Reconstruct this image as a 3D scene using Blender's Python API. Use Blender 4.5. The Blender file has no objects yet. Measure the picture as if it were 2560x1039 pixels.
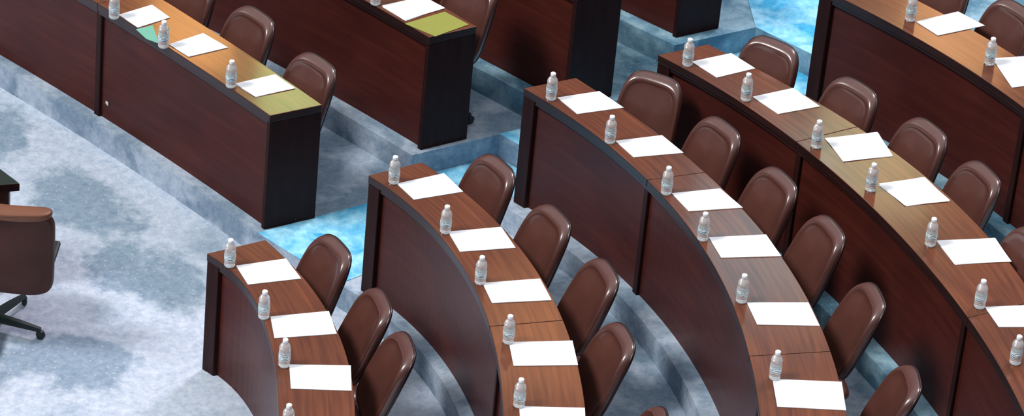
import bpy, bmesh, math, random
import numpy as np
from mathutils import Vector, Matrix
random.seed(4)
S = bpy.context.scene
COL = S.collection
S.view_settings.view_transform = 'Standard'

# ------------------------------------------------------------ camera
TH = math.radians(34.0); RHO = 0.097; F = 10400.0; HC = 14.4
C = Vector((0, 0, HC))
fw = Vector((0, math.cos(TH), -math.sin(TH)))
r0 = Vector((1, 0, 0)); u0 = Vector((0, math.sin(TH), math.cos(TH)))
R = r0*math.cos(RHO) + u0*math.sin(RHO)
U = -r0*math.sin(RHO) + u0*math.cos(RHO)
cam = bpy.data.cameras.new("camera"); co = bpy.data.objects.new("camera", cam); COL.objects.link(co)
cam.sensor_width = 36; cam.lens = F/2560*36; cam.clip_end = 300
M = Matrix((R, U, -fw)).transposed().to_4x4(); M.translation = C
co.matrix_world = M
S.camera = co

def un(px, py, z):
    d = fw*F + R*(px-1280) - U*(py-519.5)
    t = (z-C.z)/d.z
    return C + d*t

H = 0.82; LV = 0.17

# ------------------------------------------------------------ materials
def newmat(name):
    m = bpy.data.materials.new(name); m.use_nodes = True
    nt = m.node_tree; b = nt.nodes['Principled BSDF']
    return m, nt, b
def N(nt, t, **kw):
    n = nt.nodes.new(t)
    for k, v in kw.items(): setattr(n, k, v)
    return n
def ramp(nt, fac, stops):
    r = N(nt, 'ShaderNodeValToRGB')
    e = r.color_ramp.elements
    while len(e) < len(stops): e.new(0.5)
    for i, (p, c) in enumerate(stops):
        e[i].position = p; e[i].color = (*c, 1)
    nt.links.new(fac, r.inputs[0]); return r.outputs[0]
def math_n(nt, op, a, b=None):
    n = N(nt, 'ShaderNodeMath', operation=op)
    for i, v in enumerate((a, b)):
        if v is None: continue
        if isinstance(v, (int, float)): n.inputs[i].default_value = v
        else: nt.links.new(v, n.inputs[i])
    return n.outputs[0]
def mixc(nt, fac, a, b, blend='MIX'):
    n = N(nt, 'ShaderNodeMix', data_type='RGBA', blend_type=blend)
    for i, v in ((0, fac), (6, a), (7, b)):
        if isinstance(v, (int, float)): n.inputs[i].default_value = v
        elif isinstance(v, tuple): n.inputs[i].default_value = (*v, 1)
        else: nt.links.new(v, n.inputs[i])
    return n.outputs[2]

def wood(name, c1, c2, c3, rough, coat=0.0, su=1.2, sv=22, spec=.5):
    m, nt, b = newmat(name)
    uv = N(nt, 'ShaderNodeUVMap')
    mp = N(nt, 'ShaderNodeMapping'); mp.inputs['Scale'].default_value = (su, sv, 1)
    nt.links.new(uv.outputs[0], mp.inputs[0])
    n1 = N(nt, 'ShaderNodeTexNoise'); n1.inputs['Scale'].default_value = 1.6; n1.inputs['Detail'].default_value = 6
    n1.inputs['Distortion'].default_value = .5
    nt.links.new(mp.outputs[0], n1.inputs[0])
    n2 = N(nt, 'ShaderNodeTexNoise'); n2.inputs['Scale'].default_value = 2.0; n2.inputs['Detail'].default_value = 2
    nt.links.new(uv.outputs[0], n2.inputs[0])
    col = ramp(nt, n1.outputs[0], [(.3, c1), (.5, c2), (.72, c3)])
    cl = ramp(nt, n2.outputs[0], [(.3, (.78, .78, .78)), (.7, (1.14, 1.1, 1.05))])
    nt.links.new(mixc(nt, 1.0, col, cl, 'MULTIPLY'), b.inputs['Base Color'])
    b.inputs['Roughness'].default_value = rough
    b.inputs['Specular IOR Level'].default_value = spec
    b.inputs['Coat Weight'].default_value = coat; b.inputs['Coat Roughness'].default_value = .07
    return m
M_TOP = wood("polished_walnut", (.090, .022, .008), (.130, .035, .012), (.172, .050, .017), .22, .2, spec=.5)
M_EDGE = wood("dark_wood_edge", (.018, .006, .006), (.026, .009, .008), (.036, .012, .011), .3)
M_PANEL = wood("mahogany_panel", (.054, .0108, .0082), (.064, .0132, .0096), (.078, .0170, .0115), .3, 0, 1.2, 14, .16)
M_END = wood("dark_mahogany_end", (.020, .006, .006), (.025, .008, .0075), (.032, .0105, .0095), .4, 0, 14, 1.2, .1)

def leather(name, c, c2, rough=.38, spec=.5, coat=0):
    m, nt, b = newmat(name)
    tc = N(nt, 'ShaderNodeTexCoord')
    n = N(nt, 'ShaderNodeTexNoise'); n.inputs['Scale'].default_value = 4
    nt.links.new(tc.outputs['Object'], n.inputs[0])
    nt.links.new(ramp(nt, n.outputs[0], [(.35, c), (.7, c2)]), b.inputs['Base Color'])
    b.inputs['Roughness'].default_value = rough
    b.inputs['Specular IOR Level'].default_value = spec
    b.inputs['Coat Weight'].default_value = coat; b.inputs['Coat Roughness'].default_value = .14
    v = N(nt, 'ShaderNodeTexVoronoi'); v.inputs['Scale'].default_value = 160
    nt.links.new(tc.outputs['Object'], v.inputs[0])
    bp = N(nt, 'ShaderNodeBump'); bp.inputs['Strength'].default_value = .06; bp.inputs['Distance'].default_value = .002
    nt.links.new(v.outputs[0], bp.inputs['Height']); nt.links.new(bp.outputs[0], b.inputs['Normal'])
    return m
M_LEA = leather("brown_leather", (.076, .027, .021), (.104, .037, .028), .3, .55, .5)
M_LEAB = leather("dark_brown_leather", (.062, .022, .016), (.085, .031, .022), .45, .15)
M_TAN_LIT = leather("lit_tan_leather", (.15, .058, .032), (.19, .075, .04), .4, .3)  # tan tone paints the light falling on the office chair's top roll
M_LEAD = leather("black_brown_leather", (.020, .009, .009), (.030, .013, .012), .28)
def plain(name, c, rough=.5, metal=0):
    m, nt, b = newmat(name)
    tc = N(nt, 'ShaderNodeTexCoord'); n = N(nt, 'ShaderNodeTexNoise'); n.inputs['Scale'].default_value = 12
    nt.links.new(tc.outputs['Object'], n.inputs[0])
    d = tuple(x*.95 for x in c)
    nt.links.new(ramp(nt, n.outputs[0], [(.3, d), (.7, c)]), b.inputs['Base Color'])
    b.inputs['Roughness'].default_value = rough; b.inputs['Metallic'].default_value = metal
    return m
M_BLACK = plain("black_plastic", (.005, .016, .013), .4)
M_PAPER = plain("white_paper", (.71, .74, .75), .85)
M_GREEN = plain("green_sheen_patch", (.14, .40, .29), .5)  # sheen colour for the flat patch on the straight desk
M_OLIVE = plain("olive_cover", (.26, .27, .045), .4)
M_CAP = plain("white_cap", (.85, .88, .9), .35)
M_SOCK = plain("socket_plastic", (.6, .6, .58), .4)
M_TABLE = plain("black_green_tabletop", (.012, .020, .014), .3)
# bottle
M_BOT, nt, b = newmat("clear_bottle_plastic")
b.inputs['Base Color'].default_value = (.97, 1.0, 1.0, 1); b.inputs['Roughness'].default_value = .04
b.inputs['Transmission Weight'].default_value = .70; b.inputs['IOR'].default_value = 1.30
M_LAB, nt, b = newmat("bottle_label")
tc = N(nt, 'ShaderNodeTexCoord'); sx = N(nt, 'ShaderNodeSeparateXYZ'); nt.links.new(tc.outputs['Object'], sx.inputs[0])
w = math_n(nt, 'SINE', math_n(nt, 'MULTIPLY', sx.outputs[2], 560.0))
nn = N(nt, 'ShaderNodeTexNoise'); nn.inputs['Scale'].default_value = 70; nt.links.new(tc.outputs['Object'], nn.inputs[0])
w2 = math_n(nt, 'ADD', math_n(nt, 'MULTIPLY', w, .3), nn.outputs[0])
nt.links.new(ramp(nt, w2, [(.52, (.82, .90, .92)), (.70, (.08, .18, .22))]), b.inputs['Base Color'])
b.inputs['Roughness'].default_value = .4

def carpet(name, base, dark, dots, blobs=None, seed=0, sc=1.4, lo=.42, hi=.6, dotf=.4):
    m, nt, b = newmat(name)
    tc = N(nt, 'ShaderNodeTexCoord')
    O = tc.outputs['Object']
    n1 = N(nt, 'ShaderNodeTexNoise'); n1.inputs['Scale'].default_value = sc; n1.inputs['Detail'].default_value = 6
    n1.inputs['Distortion'].default_value = .4
    nt.links.new(O, n1.inputs[0])
    fac = n1.outputs[0]
    if blobs:
        acc = None
        dn = N(nt, 'ShaderNodeTexNoise'); dn.inputs['Scale'].default_value = 2.4; dn.inputs['Detail'].default_value = 8
        dn.inputs['Roughness'].default_value = .66
        nt.links.new(O, dn.inputs[0])
        for (cx, cy, rx, ry, ang) in blobs:
            mp = N(nt, 'ShaderNodeMapping'); mp.vector_type = 'TEXTURE'
            mp.inputs['Location'].default_value = (cx, cy, 0); mp.inputs['Rotation'].default_value = (0, 0, ang)
            mp.inputs['Scale'].default_value = (rx, ry, 1e3)
            nt.links.new(O, mp.inputs[0])
            ln = N(nt, 'ShaderNodeVectorMath', operation='LENGTH'); nt.links.new(mp.outputs[0], ln.inputs[0])
            v = math_n(nt, 'SUBTRACT', 1.0, ln.outputs['Value'])
            acc = v if acc is None else math_n(nt, 'MAXIMUM', acc, v)
        fb = math_n(nt, 'ADD', acc, math_n(nt, 'MULTIPLY', math_n(nt, 'SUBTRACT', dn.outputs[0], .5), 3.2))
        fac = math_n(nt, 'MAXIMUM', math_n(nt, 'MULTIPLY', math_n(nt, 'SUBTRACT', n1.outputs[0], lo), 2.0), fb)
        lo2, hi2 = 0.0, .42
    else:
        lo2, hi2 = lo, hi
    col = ramp(nt, fac, [(lo2, base), (hi2, dark)])
    n3 = N(nt, 'ShaderNodeTexNoise'); n3.inputs['Scale'].default_value = 18; n3.inputs['Detail'].default_value = 9
    n3.inputs['Roughness'].default_value = .8
    nt.links.new(O, n3.inputs[0])
    col = mixc(nt, 1.0, col, ramp(nt, n3.outputs[0], [(.36, (.70, .76, .82)), (.64, (1.2, 1.17, 1.13))]), 'MULTIPLY')
    vo = N(nt, 'ShaderNodeTexVoronoi'); vo.inputs['Scale'].default_value = 20; vo.inputs['Randomness'].default_value = .3
    nt.links.new(O, vo.inputs[0])
    dt = ramp(nt, vo.outputs['Distance'], [(.08, (dotf,)*3), (.16, (0, 0, 0))])
    col = mixc(nt, dt, col, dots)
    nt.links.new(col, b.inputs['Base Color'])
    b.inputs['Roughness'].default_value = .95
    b.inputs['Specular IOR Level'].default_value = .1
    bp = N(nt, 'ShaderNodeBump'); bp.inputs['Strength'].default_value = .5; bp.inputs['Distance'].default_value = .012
    nt.links.new(n3.outputs[0], bp.inputs['Height']); nt.links.new(bp.outputs[0], b.inputs['Normal'])
    return m
def blob(px, py, rx, ry, ang=0):
    p = un(px, py, 0); return (p.x, p.y, rx, ry, ang)
M_FLOOR = carpet("pale_floor_carpet", (.51, .57, .67), (.26, .34, .43), (.68, .74, .81),
    [blob(-10, 350, .24, .4), blob(200, 510, .5, .3, -.5), blob(350, 680, .5, .28, -.7), blob(110, 890, .55, .32)], lo=.57)
M_TERR = carpet("terrace_carpet", (.43, .50, .60), (.23, .31, .40), (.58, .66, .75), sc=3.5, lo=.43, hi=.58)
M_TERR2 = carpet("upper_terrace_carpet", (.29, .46, .56), (.11, .23, .32), (.46, .60, .70), sc=3.5, lo=.42, hi=.58)
M_BLUE = carpet("blue_aisle_carpet", (.36, .74, .94), (.07, .42, .70), (.55, .82, .94), sc=6.0, lo=.40, hi=.64, dotf=.15)

# ------------------------------------------------------------ helpers
def link(me, name, mats, parent=None, smooth=False):
    o = bpy.data.objects.new(name, me); COL.objects.link(o)
    for m in mats: me.materials.append(m)
    if smooth:
        for p in me.polygons: p.use_smooth = True
    if parent is not None: o.parent = parent
    return o
def empty(name, loc, label, cat, group=None, rot=0):
    o = bpy.data.objects.new(name, None); COL.objects.link(o)
    o.empty_display_size = .1
    o.location = loc; o.rotation_euler = (0, 0, rot)
    o["label"] = label; o["category"] = cat
    if group: o["group"] = group
    return o
def bevel(o, w, seg=2):
    b = o.modifiers.new("b", 'BEVEL'); b.width = w; b.segments = seg; b.limit_method = 'ANGLE'; b.angle_limit = math.radians(50)

class Curve:
    def __init__(s, pts, deg=4):
        P = np.array([[p.x, p.y] for p in pts])
        t = np.r_[0, np.cumsum(np.linalg.norm(np.diff(P, axis=0), axis=1))]
        t /= t[-1]
        deg = min(deg, len(pts)-2) if len(pts) > 3 else 1
        w = np.ones(len(t)); w[0] = 8
        tt = np.linspace(0, 1, 241)
        X = np.polyval(np.polyfit(t, P[:, 0], deg, w=w), tt); Y = np.polyval(np.polyfit(t, P[:, 1], deg, w=w), tt)
        s.P = np.c_[X, Y]
        s.s = np.r_[0, np.cumsum(np.linalg.norm(np.diff(s.P, axis=0), axis=1))]
        s.L = s.s[-1]
    def at(s, f):
        q = f*s.L
        return Vector((np.interp(q, s.s, s.P[:, 0]), np.interp(q, s.s, s.P[:, 1]), 0))
    def near(s, p):
        d = (s.P[:, 0]-p.x)**2 + (s.P[:, 1]-p.y)**2
        i = int(d.argmin()); return s.s[i]/s.L

def strip(name, row, fa, fb, d0, d1, z0, z1, mats, n=24, parent=None, side_idx=0, org=None):
    """solid following the desk row between fractions fa..fb, from d0 to d1 metres behind the front edge"""
    bm = bmesh.new(); uv = bm.loops.layers.uv.new("UVMap")
    rows = []; ss = []
    for i in range(n+1):
        f = fa+(fb-fa)*i/n
        A, B = row['f'].at(f), row['b'].at(f)
        D = B-A; L = D.length; D.normalize()
        P = A + D*d0; Q = A + D*(L if d1 is None else d1)
        if org is not None: P = P-org; Q = Q-org
        rows.append([bm.verts.new((P.x, P.y, z0)), bm.verts.new((Q.x, Q.y, z0)), bm.verts.new((Q.x, Q.y, z1)), bm.verts.new((P.x, P.y, z1))])
        ss.append(f*row['f'].L)
    W = (L if d1 is None else d1)-d0
    def face(vs, uvs, mi):
        fc = bm.faces.new(vs); fc.material_index = mi
        for l, c in zip(fc.loops, uvs): l[uv].uv = c
    for i in range(n):
        a, b = rows[i], rows[i+1]; s, t = ss[i], ss[i+1]
        face([a[3], b[3], b[2], a[2]][::-1], [(s, 0), (t, 0), (t, W), (s, W)][::-1], 0)
        face([a[0], b[0], b[3], a[3]], [(s, z0), (t, z0), (t, z1), (s, z1)], side_idx)
        face([a[1], a[2], b[2], b[1]], [(s, z0), (s, z1), (t, z1), (t, z0)], side_idx)
        face([a[0], a[1], b[1], b[0]], [(s, 0), (s, W), (t, W), (t, 0)], side_idx)
    face([rows[0][0], rows[0][3], rows[0][2], rows[0][1]], [(0, z0), (0, z1), (W, z1), (W, z0)], side_idx)
    r = rows[-1]
    face([r[0], r[1], r[2], r[3]], [(0, z0), (W, z0), (W, z1), (0, z1)], side_idx)
    bmesh.ops.recalc_face_normals(bm, faces=bm.faces)
    me = bpy.data.meshes.new(name); bm.to_mesh(me); bm.free()
    return link(me, name, mats, parent)

rows = {}
def desk_row(key, lvl, fpx, bpx, seams=(), dividers=(), post=.09, deg=4, label=""):
    z = lvl*LV; zt = z+H
    row = dict(f=Curve([un(x, y, zt) for x, y in fpx], deg), b=Curve([un(x, y, zt) for x, y in bpx], deg), lvl=lvl, z=z, zt=zt)
    rows[key] = row
    Lf = row['f'].L
    o0 = row['f'].at(0); org = Vector((o0.x, o0.y, 0))
    E = empty("desk_row", (o0.x, o0.y, z), label, "desk", "terraced assembly hall desk rows")
    def st(nm, fa, fb, d0, d1, za, zb, mats, n=24, si=0):
        o = strip(nm, row, fa, fb, d0, d1, za-z, zb-z, mats, n, E, si, org); return o
    cuts = [0.0]+[row['f'].near(un(x, y, zt)) for x, y in seams]+[1.0]
    g = .001/Lf
    for a, b_ in zip(cuts[:-1], cuts[1:]):
        o = st("desktop", a+(g if a > 0 else 0), b_-(g if b_ < 1 else 0), 0, None, zt-.05, zt, [M_TOP, M_EDGE], 30, 1)
        bevel(o, .004)
    pf = post/Lf
    e = st("end_panel", 0, pf, .004, None, z, zt-.05, [M_END], 2); bevel(e, .004)
    e = st("end_panel", 1-pf, 1, .004, None, z, zt-.05, [M_END], 2); bevel(e, .004)
    dv = [row['f'].near(un(x, y, zt)) for x, y in dividers]
    cp = [pf]+dv+[1-pf]
    dw = .022/Lf
    for i, (a, b_) in enumerate(zip(cp[:-1], cp[1:])):
        st("front_panel", a+(dw if i else 0), b_-(dw if i < len(cp)-2 else 0), .032, .05, z, zt-.05, [M_PANEL], 30)
    for d in dv:
        e = st("panel_divider", d-dw, d+dw, .012, .12, z, zt-.05, [M_END], 1); bevel(e, .004)
    st("apron_rail", pf, 1-pf, .012, .032, zt-.08, zt-.05, [M_EDGE], 40)
    return row, E

desk_row('A', 0,
 [(517,633),(572,668),(620,725),(655,793),(680,868),(692,940),(696,1039),(694,1120),(684,1210)],
 [(663,599),(715,645),(770,708),(820,780),(858,860),(878,935),(887,1039),(886,1130),(876,1220)],
 label="short curved mahogany desk with walnut top on the main floor")
desk_row('B', 1,
 [(921,438),(1000,492),(1080,566),(1140,640),(1185,712),(1215,790),(1238,870),(1250,950),(1258,1039),(1260,1130),(1254,1230)],
 [(1055,405),(1110,440),(1185,502),(1250,562),(1305,622),(1350,688),(1390,760),(1420,830),(1442,905),(1457,980),(1466,1039),(1470,1130),(1466,1240)],
 seams=[(1222,815)], dividers=[(1240,880)], label="curved mahogany desk with walnut top on the first terrace")
desk_row('C', 2,
 [(1309,220),(1400,273),(1500,347),(1600,432),(1680,515),(1745,603),(1800,690),(1840,780),(1865,855),(1884,935),(1897,1039),(1907,1140),(1910,1250)],
 [(1440,194),(1500,232),(1575,285),(1655,342),(1730,402),(1800,463),(1860,524),(1912,586),(1962,652),(2010,730),(2050,812),(2080,885),(2100,955),(2117,1039),(2130,1140),(2136,1250)],
 seams=[(1618,448),(1870,888)], dividers=[(1612,445),(1890,985)], label="long curved mahogany desk with walnut top on the second terrace")
desk_row('D', 3,
 [(1645,137),(1700,165),(1790,217),(1900,287),(1990,350),(2080,428),(2170,512),(2260,602),(2340,687),(2400,762),(2445,825),(2485,890),(2522,960),(2555,1030),(2590,1110),(2620,1200)],
 [(1770,110),(1900,178),(1980,220),(2060,263),(2150,320),(2245,385),(2320,443),(2390,507),(2460,580),(2520,652),(2572,725),(2620,800),(2660,880),(2700,970),(2735,1060),(2765,1160)],
 seams=[(2000,352),(2420,792)], dividers=[(1997,356),(2412,780)], label="long curved mahogany desk with walnut top on the third terrace")
desk_row('E', 4,
 [(2050,-30),(2210,50),(2340,123),(2440,185),(2560,268),(2680,370),(2800,490)],
 [(2170,-58),(2330,20),(2460,92),(2560,152),(2680,235),(2800,340),(2920,460)],
 deg=3, dividers=[(2560,268)], label="curved mahogany desk with orange walnut top on the fourth terrace")
desk_row('L1', 1, [(675,289),(430,125),(240,5),(60,-100),(-120,-200)], [(806,262),(560,96),(370,-25),(190,-130),(10,-230)],
 post=.03, deg=2, dividers=[(243,8)], seams=[(243,8)], label="long straight mahogany desk with walnut top beside the open floor")
desk_row('L2', 2, [(1073,93),(900,-5),(700,-115),(500,-215)], [(1192,66),(1020,-32),(820,-142),(620,-242)],
 post=.03, deg=2, label="mahogany desk on the second terrace beside the aisle")
desk_row('L3', 3, [(1443,-15),(1270,-105),(1100,-190),(900,-290)], [(1560,-40),(1387,-130),(1217,-215),(1017,-315)],
 post=.03, deg=2, label="dark mahogany desk on the third terrace beside the aisle")
desk_row('L4', 4, [(1722,-185),(1560,-260),(1400,-330),(1200,-420)], [(1832,-208),(1670,-283),(1510,-353),(1310,-443)],
 post=.03, deg=2, label="dark mahogany desk on the fourth terrace beside the aisle")

# ------------------------------------------------------------ floors
def slab(name, poly, z0, z1, mat):
    bm = bmesh.new()
    vs = [bm.verts.new((p.x, p.y, z0)) for p in poly]
    f = bm.faces.new(vs)
    r = bmesh.ops.extrude_face_region(bm, geom=[f])
    for v in r['geom']:
        if isinstance(v, bmesh.types.BMVert): v.co.z = z1
    bmesh.ops.recalc_face_normals(bm, faces=bm.faces)
    me = bpy.data.meshes.new(name); bm.to_mesh(me); bm.free()
    o = link(me, name, [mat]); o["kind"] = "structure"
    return o
def V2(x, y): return Vector((x, y, 0))
fl = slab("floor", [V2(-12, 8), V2(14, 8), V2(14, 45), V2(-12, 45)], -.2, 0, M_FLOOR)
fl["label"] = "pale blue grey patterned carpet of the hall floor"; fl["category"] = "floor"

def offpt(row, f, off, ext=0.0):
    A, B = row['f'].at(f), row['b'].at(f); D = (B-A).normalized()
    T = (row['f'].at(min(f+.01, 1))-row['f'].at(max(f-.01, 0))).normalized()
    return A - D*off + T*ext
def lines(lk, rk, off, setback, extL, extR):
    Lr, Rr = rows[lk], rows[rk]
    pts = []
    T = (Lr['f'].at(1)-Lr['f'].at(.98)).normalized()
    pts.append(offpt(Lr, 1, off)+T*14)
    for i in range(12, 0, -1): pts.append(offpt(Lr, i/12, off))
    cl = offpt(Lr, 0, off, -extL); pts.append(cl)
    Dl = (Lr['b'].at(0)-Lr['f'].at(0)).normalized(); Dr = (Rr['b'].at(0)-Rr['f'].at(0)).normalized()
    cr = offpt(Rr, 0, off, -extR)
    if setback > 0:
        pts.append(cl+Dl*setback); pts.append(cr+Dr*(setback))
    pts.append(cr)
    for i in range(1, 33): pts.append(offpt(Rr, i/32, off))
    T = (Rr['f'].at(1)-Rr['f'].at(.98)).normalized()
    pts.append(pts[-1]+T*1.2)
    return pts, cl, cr, Dl, Dr
def close(pts):
    e = pts[-1]; s = pts[0]
    return pts+[V2(14, e.y), V2(14, 45), V2(s.x, 45)]
info = {}
for k, lk, rk, sb, eL, eR in ((1, 'L1', 'B', 0, .02, .11), (2, 'L2', 'C', .62, .03, .06), (3, 'L3', 'D', .6, .05, .06), (4, 'L4', 'E', .6, .08, .06)):
    pts, cl, cr, Dl, Dr = lines(lk, rk, .05 if k < 2 else .08, sb, eL, eR)
    info[k] = (cl, cr, Dl, Dr, sb)
    o = slab("floor", close(pts), (k-1)*LV, k*LV, M_TERR if k < 3 else M_TERR2)
    o["label"] = "carpeted terrace step under a desk row"; o["category"] = "floor"
Er = rows['E']
pts = []
for i in range(0, 21):
    A, B = Er['f'].at(i/20), Er['b'].at(i/20); D = (B-A).normalized(); pts.append(A+D*1.15)
poly = [pts[0]+V2(-.0, 14)]+pts+[V2(14, pts[-1].y-.5), V2(14, 45)]
o = slab("floor", poly, 4*LV, 5*LV, M_TERR2); o["label"] = "upper carpeted terrace step"; o["category"] = "floor"

for k in (1, 2, 3, 4):
    cl, cr, Dl, Dr, sb = info[k]
    if k < 4: ncl, ncr, nDl, nDr, nsb = info[k+1]
    a = cl+Dl*(sb+.0); b_ = cr+Dr*(sb+.0)
    if k == 1:
        q = [a, b_, ncr, ncr+nDr*(nsb-.01), ncl+nDl*(nsb-.01), un(1108, 412, LV), un(925, 507, LV)]
    elif k == 3:
        q = [un(x, y, 3*LV) for x, y in ((1690,118),(1735,100),(1880,60),(2010,-30),(2110,-30),(2020,235),(1985,290),(1850,240))]
    elif k < 4:
        q = [a, b_, ncr, ncr+nDr*(nsb-.01), ncl+nDl*(nsb-.01), cl+Dl*max(sb, (ncl-cl).dot(Dl))]
    else:
        q = [a, b_, b_+Dr*.3]+[un(x, y, 4*LV) for x, y in ((2300,-160),(1990,-160),(1870,0))]
    o = slab("stair_carpet", q, k*LV, k*LV+.004, M_BLUE)
    o["label"] = "bright blue carpet on an aisle step"; o["category"] = "stair carpet"

# ------------------------------------------------------------ bottle
def lathe(name, prof, mats, parent, seg=28):
    bm = bmesh.new(); rings = []
    for r, z in prof:
        if r < 1e-5: rings.append([bm.verts.new((0, 0, z))])
        else: rings.append([bm.verts.new((r*math.cos(2*math.pi*i/seg), r*math.sin(2*math.pi*i/seg), z)) for i in range(seg)])
    for a, b_ in zip(rings[:-1], rings[1:]):
        for i in range(seg):
            j = (i+1) % seg
            if len(a) == 1: bm.faces.new([a[0], b_[j], b_[i]])
            elif len(b_) == 1: bm.faces.new([a[i], a[j], b_[0]])
            else: bm.faces.new([a[i], a[j], b_[j], b_[i]])
    bmesh.ops.recalc_face_normals(bm, faces=bm.faces)
    me = bpy.data.meshes.new(name); bm.to_mesh(me); bm.free()
    return link(me, name, mats, parent, True)
G_B = "small water bottles on the desks"; L_B = "small clear plastic water bottle with white cap standing on a desk"
def make_bottle(loc):
    E = empty("water_bottle", loc, L_B, "bottle", G_B)
    prof = [(0, .004), (.02, 0), (.029, .003), (.032, .010)]
    z = .016
    for i in range(3):
        prof += [(.032, z), (.0290, z+.004), (.032, z+.008)]; z += .011
    prof += [(.0325, z), (.0325, z+.05), (.032, z+.055)]
    z += .055
    prof += [(.0295, z+.006), (.032, z+.012), (.0315, z+.026), (.026, z+.04), (.016, z+.051), (.0125, z+.056), (.0125, z+.066), (0, z+.066)]
    lathe("bottle_body", prof, [M_BOT], E)
    zz = .049
    lathe("bottle_label", [(.0328, zz), (.0334, zz+.001), (.0334, zz+.036), (.0328, zz+.037)], [M_LAB], E)
    zc = z+.058
    lathe("bottle_cap", [(0, zc), (.0152, zc), (.0158, zc+.002), (.0158, zc+.017), (.0145, zc+.0195), (0, zc+.02)], [M_CAP], E)
    return E
def clone(src, loc, rot):
    E = src.copy(); COL.objects.link(E); E.location = loc; E.rotation_euler = (0, 0, rot)
    def rec(s, d):
        for c in s.children:
            n = c.copy(); COL.objects.link(n); n.parent = d; rec(c, n)
    rec(src, E)
    return E
BOT = dict(A=[(574,664),(659,793),(710,914),(719,1078)],
 B=[(984,456),(1113,580),(1200,707),(1270,855),(1297,1014)],
 C=[(1377,247),(1524,355),(1665,483),(1756,598),(1853,753),(1936,945),(1960,1112)],
 D=[(1718,162),(1864,249),(2040,367),(2176,475),(2325,612),(2448,767),(2537,907)],
 E=[(2275,50),(2473,160)], L1=[(577,216),(408,117),(285,44)], L2=[(938,10)])
b0 = None
for k, l in BOT.items():
    for x, y in l:
        p = un(x, y, rows[k]['zt']); p.z += .0005
        if b0 is None: b0 = make_bottle(p)
        else: clone(b0, p, random.uniform(0, 6.28))

# ------------------------------------------------------------ papers
DOC = dict(
 A=[[(590,665),(715,647),(753,697),(620,712)],[(676,792),(822,778),(842,835),(686,846)],[(723,912),(877,914),(879,977),(727,972)]],
 B=[[(992,460),(1110,434),(1158,480),(1035,500)],[(1120,580),(1253,568),(1289,620),(1150,630)],[(1206,708),(1350,697),(1379,751),(1230,758)],
    [(1272,856),(1431,852),(1445,913),(1284,915)],[(1298,1016),(1462,1020),(1465,1087),(1302,1083)]],
 C=[[(1393,245),(1498,229),(1559,270),(1443,286)],[(1538,353),(1655,339),(1709,383),(1584,394)],[(1679,484),(1800,472),(1857,520),(1722,529)],
    [(1772,594),(1915,587),(1953,641),(1803,645)],[(1867,757),(2021,757),(2049,815),(1893,812)],[(1931,948),(2104,955),(2115,1026),(1943,1017)]],
 D=[[(1729,155),(1828,134),(1888,172),(1792,195)],[(1881,243),(1983,221),(2050,267),(1945,286)],[(2062,347),(2193,331),(2232,390),(2110,405)],
    [(2197,460),(2312,444),(2374,504),(2262,515)],[(2342,602),(2488,596),(2528,655),(2385,661)],[(2462,768),(2600,762),(2640,818),(2497,818)]],
 E=[[(2290,55),(2395,30),(2462,65),(2345,90)],[(2480,147),(2590,140),(2650,205),(2530,220)]],
 L1=[[(588,210),(688,187),(738,222),(638,243)],[(422,112),(508,84),(570,120),(472,143)],[(297,38),(380,13),(425,45),(345,70)]],
 L2=[[(955,15),(1060,-8),(1112,22),(1010,52)]])
def document(name, px, z, mat, th, label, cat, group, extra=0):
    P = [un(x, y, z) for x, y in px]
    c = sum(P, Vector())/4
    bm = bmesh.new()
    def lay(z0, z1, ang):
        rot = Matrix.Rotation(ang, 3, 'Z')
        lo = []; hi = []
        for p in P:
            v = rot @ (p-c)
            lo.append(bm.verts.new((v.x, v.y, z0))); hi.append(bm.verts.new((v.x, v.y, z1)))
        bm.faces.new(lo[::-1]); bm.faces.new(hi)
        for i in range(4):
            j = (i+1) % 4; bm.faces.new([lo[i], lo[j], hi[j], hi[i]])
    if extra: lay(0, th*.5, extra); lay(th*.5+.0005, th, 0)
    else: lay(0, th, 0)
    bmesh.ops.recalc_face_normals(bm, faces=bm.faces)
    me = bpy.data.meshes.new(name); bm.to_mesh(me); bm.free()
    o = link(me, name, [mat]); o.location = (c.x, c.y, z+.0006)
    o["label"] = label; o["category"] = cat; o["group"] = group
    return o
for k, l in DOC.items():
    for i, px in enumerate(l):
        ex = {('D', 2): -.03, ('D', 3): .06, ('D', 4): .03, ('L1', 0): .03, ('L2', 0): .06}.get((k, i), 0)
        document("document", px, rows[k]['zt'], M_PAPER, .004, "white paper document lying on the desk before a chair", "paper", "white documents on the desks", ex)
o = document("folder", [(1012,60),(1112,30),(1172,62),(1088,92)], rows['L2']['zt'], M_OLIVE, .003, "olive yellow folder lying on the desk end", "folder", "coloured folders")
o = document("folder", [(340,74),(382,64),(398,110),(366,98)], rows['L1']['zt'], M_GREEN, .003, "green desktop sheen painted as a flat patch beside a water bottle", "folder", "coloured folders")  # made-up flat piece, standing in for a green sheen on the desktop

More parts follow.
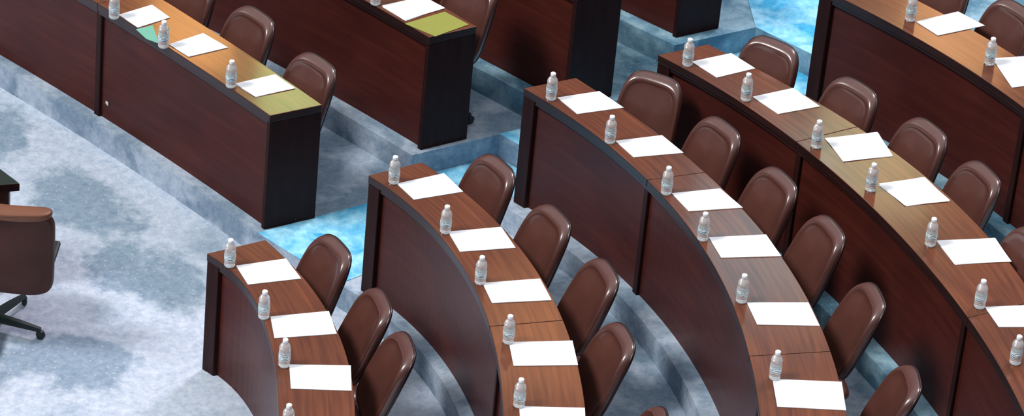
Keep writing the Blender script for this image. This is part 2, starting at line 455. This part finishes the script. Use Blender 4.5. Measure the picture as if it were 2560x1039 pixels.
# ------------------------------------------------------------ chairs
def superell(n, e):
    out = []
    for i in range(n):
        t = 2*math.pi*(i+.5)/n; c, s = math.cos(t), math.sin(t)
        out.append((math.copysign(abs(c)**(2/e), c), math.copysign(abs(s)**(2/e), s)))
    return out
def cushion(name, fn, rings, mats, parent, n=44, e=5):
    """closed pillow: rings of (scale, depth) pushed through fn(a,b,depth)"""
    bm = bmesh.new(); ol = superell(n, e); R_ = []
    for s, d in rings:
        if s == 0: R_.append([bm.verts.new(fn(0, 0, d))])
        else: R_.append([bm.verts.new(fn(a*s, b*s, d)) for a, b in ol])
    for ri, (A, B) in enumerate(zip(R_[:-1], R_[1:])):
        for i in range(n):
            j = (i+1) % n
            if len(A) == 1: f = bm.faces.new([A[0], B[j], B[i]])
            elif len(B) == 1: f = bm.faces.new([A[i], A[j], B[0]])
            else: f = bm.faces.new([A[i], A[j], B[j], B[i]])
    bmesh.ops.recalc_face_normals(bm, faces=bm.faces)
    me = bpy.data.meshes.new(name); bm.to_mesh(me); bm.free()
    o = link(me, name, mats, parent, True)
    s = o.modifiers.new("s", 'SUBSURF'); s.levels = 1; s.render_levels = 1
    return o
def box(name, sx, sy, sz, loc, mat, parent, bev=.005, rot=(0, 0, 0)):
    bm = bmesh.new(); bmesh.ops.create_cube(bm, size=1)
    for v in bm.verts: v.co = Vector((v.co.x*sx, v.co.y*sy, v.co.z*sz))
    me = bpy.data.meshes.new(name); bm.to_mesh(me); bm.free()
    o = link(me, name, [mat], parent); o.location = loc; o.rotation_euler = rot; bevel(o, bev); return o
G_C = "brown leather swivel chairs behind the desks"; L_C = "brown leather swivel chair with rounded backrest behind a desk"
def base_parts(E, hz=.40, rad=.25, cy=0, a0=.3, lw=1.0):
    a_ = [lathe("gas_column", [(0, .07), (.03, .07), (.03, .22), (.018, .225), (.018, hz), (0, hz)], [M_BLACK], E, 16),
          lathe("star_base_hub", [(0, .06), (.045, .06), (.045, .10), (.03, .12), (0, .12)], [M_BLACK], E, 16)]
    for o in a_: o.location.y = cy
    for i in range(5):
        a = 2*math.pi*i/5+a0
        bm = bmesh.new()
        sec = [(0.03, .022*lw, .065, .105), (rad*.6, .018*lw, .06, .092), (rad, .013*lw, .055, .075)]
        R_ = []
        for x, w, z0, z1 in sec:
            R_.append([bm.verts.new((x, -w, z0)), bm.verts.new((x, w, z0)), bm.verts.new((x, w*.6, z1)), bm.verts.new((x, -w*.6, z1))])
        for A, B in zip(R_[:-1], R_[1:]):
            for q in range(4):
                w_ = (q+1) % 4; bm.faces.new([A[q], A[w_], B[w_], B[q]])
        bm.faces.new(R_[0][::-1]); bm.faces.new(R_[-1])
        bmesh.ops.recalc_face_normals(bm, faces=bm.faces)
        me = bpy.data.meshes.new("base_leg"); bm.to_mesh(me); bm.free()
        o = link(me, "base_leg", [M_BLACK], E); o.rotation_euler = (0, 0, a); o.location.y = cy
        c = lathe("caster", [(0, -.012*lw), (.020, -.012*lw), (.027, -.008*lw), (.027, .008*lw), (.020, .012*lw), (0, .012*lw)], [M_BLACK], E, 18)
        c.rotation_euler = (math.pi/2, 0, a+.6); c.location = (rad*math.cos(a), cy+rad*math.sin(a), .0275)
BT = .95
def make_chair(loc, rot):
    E = empty("swivel_chair", loc, L_C, "chair", G_C, rot)
    def bf(a, b, d):
        v = max(0.0, (b+1)/2)
        hw = .217 - .034*v**1.5 - (.05*(.4-v) if v < .4 else 0)
        x = a*hw
        z = .47+(BT-.47)*v - .25*d*.3
        y = -.19-.215*v**1.1 + .040*a*a*(.4+.6*v) + d
        return (x, y, z)
    t = .042
    cushion("backrest", bf, [(0, t*.62), (.5, t*.60), (.74, t*.62), (.82, t*.74), (.88, t*.98), (.94, t*.95), (.985, t*.5), (1, -t*.05), (.985, -t*.35)], [M_LEA], E, e=4.8)
    cushion("backrest_shell", bf, [(0, -t*1.1), (.5, -t*1.1), (.85, -t), (.97, -t*.75), (1.008, -t*.45), (1.0, -t*.2), (.9, -t*.1), (0, -t*.1)], [M_LEAD], E, e=4.8)
    def sf(a, b, d):
        return (a*.215*(1-.03*b), b*.15-.115, .42+d-.02*b*b)
    cushion("seat", sf, [(0, .035), (.5, .034), (.85, .028), (.95, .018), (1, 0), (.98, -.025), (.9, -.04), (0, -.04)], [M_LEA], E)
    box("back_bracket", .07, .03, .16, (0, -.225, .42), M_BLACK, E, .008, (.15, 0, 0))
    box("seat_mechanism", .14, .20, .035, (0, -.14, .375), M_BLACK, E, .008)
    base_parts(E, .37, .18, -.15)
    return E
CH = dict(A=[(845,600,0),(957,737,0),(1018,848,.05)],
 B=[(1250,397,0),(1393,524,0),(1520,662,0),(1562,824,.15),(1655,1038,0)],
 C=[(1642,178,.38),(1812,302,.0),(1957,430,0),(2082,553,0),(2190,724,0),(2285,933,0)],
 D=[(1939,94,.12),(2147,201,0),(2327,305,0),(2465,415,0),(2592,582,0)],
 E=[(2378,-80,0),(2545,5,0)],
 L1=[(798,139,0),(645,22,0),(496,-68,0)], L2=[(1198,-60,0)])
c0 = None
def facing(k, p):
    row = rows[k]; f = row['b'].near(p)
    D = row['f'].at(f)-row['b'].at(f)
    T = row['b'].at(min(f+.02, 1))-row['b'].at(max(f-.02, 0))
    n = Vector((-T.y, T.x, 0)).normalized()
    if n.dot(D) < 0: n = -n
    return n
for k, l in CH.items():
    for ci, (x, y, j) in enumerate(l):
        p = un(x+4, y+11, rows[k]['z']+BT)
        n = facing(k, p)
        rot = math.atan2(n.y, n.x)-math.pi/2 + j + random.uniform(-.05, .05)
        off = Matrix.Rotation(rot, 3, 'Z') @ Vector((0, -.395, 0))
        loc = Vector((p.x-off.x, p.y-off.y, rows[k]['z']))
        if c0 is None: c0 = E = make_chair(loc, rot)
        else: E = clone(c0, loc, rot)
        if ci == 0 and k in ('L1', 'L2'):
            for ch in E.children:
                if ch.name.startswith("seat") and not ch.name.startswith("seat_m"):
                    ch.scale.x = .62; ch.location.x = .07

# ---- large office chair on the open floor
cp = un(-20, 818, 0)
E = empty("office_chair", (cp.x, cp.y, 0), "large brown leather office chair with black star base on open carpet", "chair", rot=-.04)
def bf2(a, b, d):
    v = (b+1)/2
    hw = .34-.02*(1-v)
    return (a*hw+.07, -.20-.10*v+.05*a*a+d, .42+.63*v)
cushion("backrest", bf2, [(0, .035), (.5, .035), (.85, .03), (.96, .015), (1, -.01), (.99, -.04), (.95, -.055), (.90, -.048), (.86, -.055), (.5, -.062), (0, -.062)], [M_LEAB], E, e=8)
o = cushion("headrest_roll", lambda a, b, d: (a*.325+.07, -.298+.05*a*a+d, 1.035+b*.028), [(0, .045), (.6, .045), (.9, .04), (1, 0), (.95, -.050), (.8, -.062), (.5, -.066), (0, -.066)], [M_TAN_LIT], E, e=5)
o["label"] = "padded top roll painted in its lit tan tone"
cushion("seat", lambda a, b, d: (a*.27+.03, b*.25+.03, .46+d), [(0, .05), (.5, .05), (.85, .04), (.95, .02), (1, 0), (.98, -.03), (.9, -.05), (0, -.05)], [M_LEA], E)
box("seat_mechanism", .2, .3, .04, (0, 0, .40), M_BLACK, E, .01)
for sx in (-1, 1):
    x = .30*sx+.07
    box("armrest", .05, .2, .035, (x, -.10, .66), M_BLACK, E, .014)
    box("arm_post", .03, .05, .2, (x-.04*sx, -.06, .55), M_BLACK, E, .01)
base_parts(E, .40, .30, 0, -.17, 1.3)

# ---- dark table at the edge of the open floor
P = [un(50, 458, .76), un(-70, 368, .76), un(-420, 385, .76), un(-330, 490, .76)]
c = P[0]; T = empty("conference_table", (c.x, c.y, 0), "dark wood table with polished top on the open carpet", "table")
def polyprism(name, pts, z0, z1, mats, parent):
    bm = bmesh.new(); uv = bm.loops.layers.uv.new("UVMap")
    lo = [bm.verts.new((p.x, p.y, z0)) for p in pts]; hi = [bm.verts.new((p.x, p.y, z1)) for p in pts]
    f = bm.faces.new(hi); f.material_index = 0
    fs = [bm.faces.new(lo[::-1])]
    for i in range(len(pts)):
        j = (i+1) % len(pts); fs.append(bm.faces.new([lo[i], lo[j], hi[j], hi[i]]))
    for q in fs: q.material_index = len(mats)-1
    for fc in bm.faces:
        for l in fc.loops: l[uv].uv = (l.vert.co.x, l.vert.co.y+l.vert.co.z)
    bmesh.ops.recalc_face_normals(bm, faces=bm.faces)
    me = bpy.data.meshes.new(name); bm.to_mesh(me); bm.free()
    o = link(me, name, mats, parent); bevel(o, .005); return o
Q = [Vector((p.x-c.x, p.y-c.y, 0)) for p in P]
polyprism("tabletop", Q, .705, .76, [M_TABLE, M_END], T)
cen = sum(Q, Vector())/4
for q in Q:
    d = (cen-q).normalized(); m0 = q+d*.09
    polyprism("table_leg", [m0+Vector((-.03, -.03, 0)), m0+Vector((.03, -.03, 0)), m0+Vector((.03, .03, 0)), m0+Vector((-.03, .03, 0))], 0, .705, [M_EDGE], T)

# ---- socket plate on the straight desk's front
row = rows['L1']
f = row['f'].near(un(243, 8, row['zt']))-.072/row['f'].L
A, B = row['f'].at(f), row['b'].at(f); D = (B-A).normalized()
pos = A+D*.0305
E0 = [o for o in bpy.data.objects if o.name.startswith("desk_row") and "straight" in o["label"]][0]
s = box("socket_plate", .035, .006, .022, (pos.x-E0.location.x, pos.y-E0.location.y, .12), M_SOCK, E0, .002, (0, 0, math.atan2(D.y, D.x)-math.pi/2))
s["label"] = "small white socket plate"

# ------------------------------------------------------------ light
w = bpy.data.worlds.new("world"); S.world = w; w.use_nodes = True
nt = w.node_tree; bg = nt.nodes['Background']
tc = N(nt, 'ShaderNodeTexCoord'); sx = N(nt, 'ShaderNodeSeparateXYZ'); nt.links.new(tc.outputs['Generated'], sx.inputs[0])
nt.links.new(ramp(nt, sx.outputs[2], [(.0, (.10, .10, .12)), (.55, (.18, .19, .22)), (.72, (.86, .92, .98)), (1, (.95, .98, 1.0))]), bg.inputs[0])
bg.inputs[1].default_value = 1.02
def area(name, loc, target, size, power, col, spread=None):
    l = bpy.data.lights.new(name, 'AREA'); l.size = size; l.energy = power; l.color = col
    if spread: l.spread = math.radians(spread)
    o = bpy.data.objects.new(name, l); COL.objects.link(o); o.location = loc
    o.rotation_euler = (Vector(target)-Vector(loc)).to_track_quat('-Z', 'Y').to_euler(); return o
def sunl(name, d, e, ang, col):
    sun = bpy.data.lights.new(name, 'SUN'); sun.energy = e; sun.angle = math.radians(ang); sun.color = col
    so = bpy.data.objects.new(name, sun); COL.objects.link(so)
    so.rotation_euler = Vector(d).to_track_quat('-Z', 'Y').to_euler()
sunl("sun", (.75, .30, -1.0), 2.8, 15, (1, .98, .95))
sunl("rim_sun", (-.45, -.75, -1.0), 1.5, 8, (1, .86, .95))  # added rim light, gives the chairs their top-edge highlights
def refl(px, py, z, zl):
    p = un(px, py, z); d = (p-C).normalized(); d.z = -d.z
    return p, p+d*((zl-z)/d.z)
for px, py, k, col, pw, sz, sp in ((1890, 600, 'C', (.22, .62, .75), .042, 1.2, 6), (2185, 390, 'D', (.75, .85, .45), .040, 1.1, 6), (735, 228, 'L1', (.65, .95, .35), .024, .7, 5),
                               (2390, 70, 'E', (1, .5, .2), .05, 1.0, 6), (480, 70, 'L1', (1, .5, .15), .04, .8, 5), (1350, 830, 'B', (1, .5, .2), .02, 1.0, 6)):
    p, q = refl(px, py, rows[k]['zt'], 9.0)
    area("sheen_light", q, p, sz, pw, col, sp)  # added unseen light, placed so its reflection tints the desktop
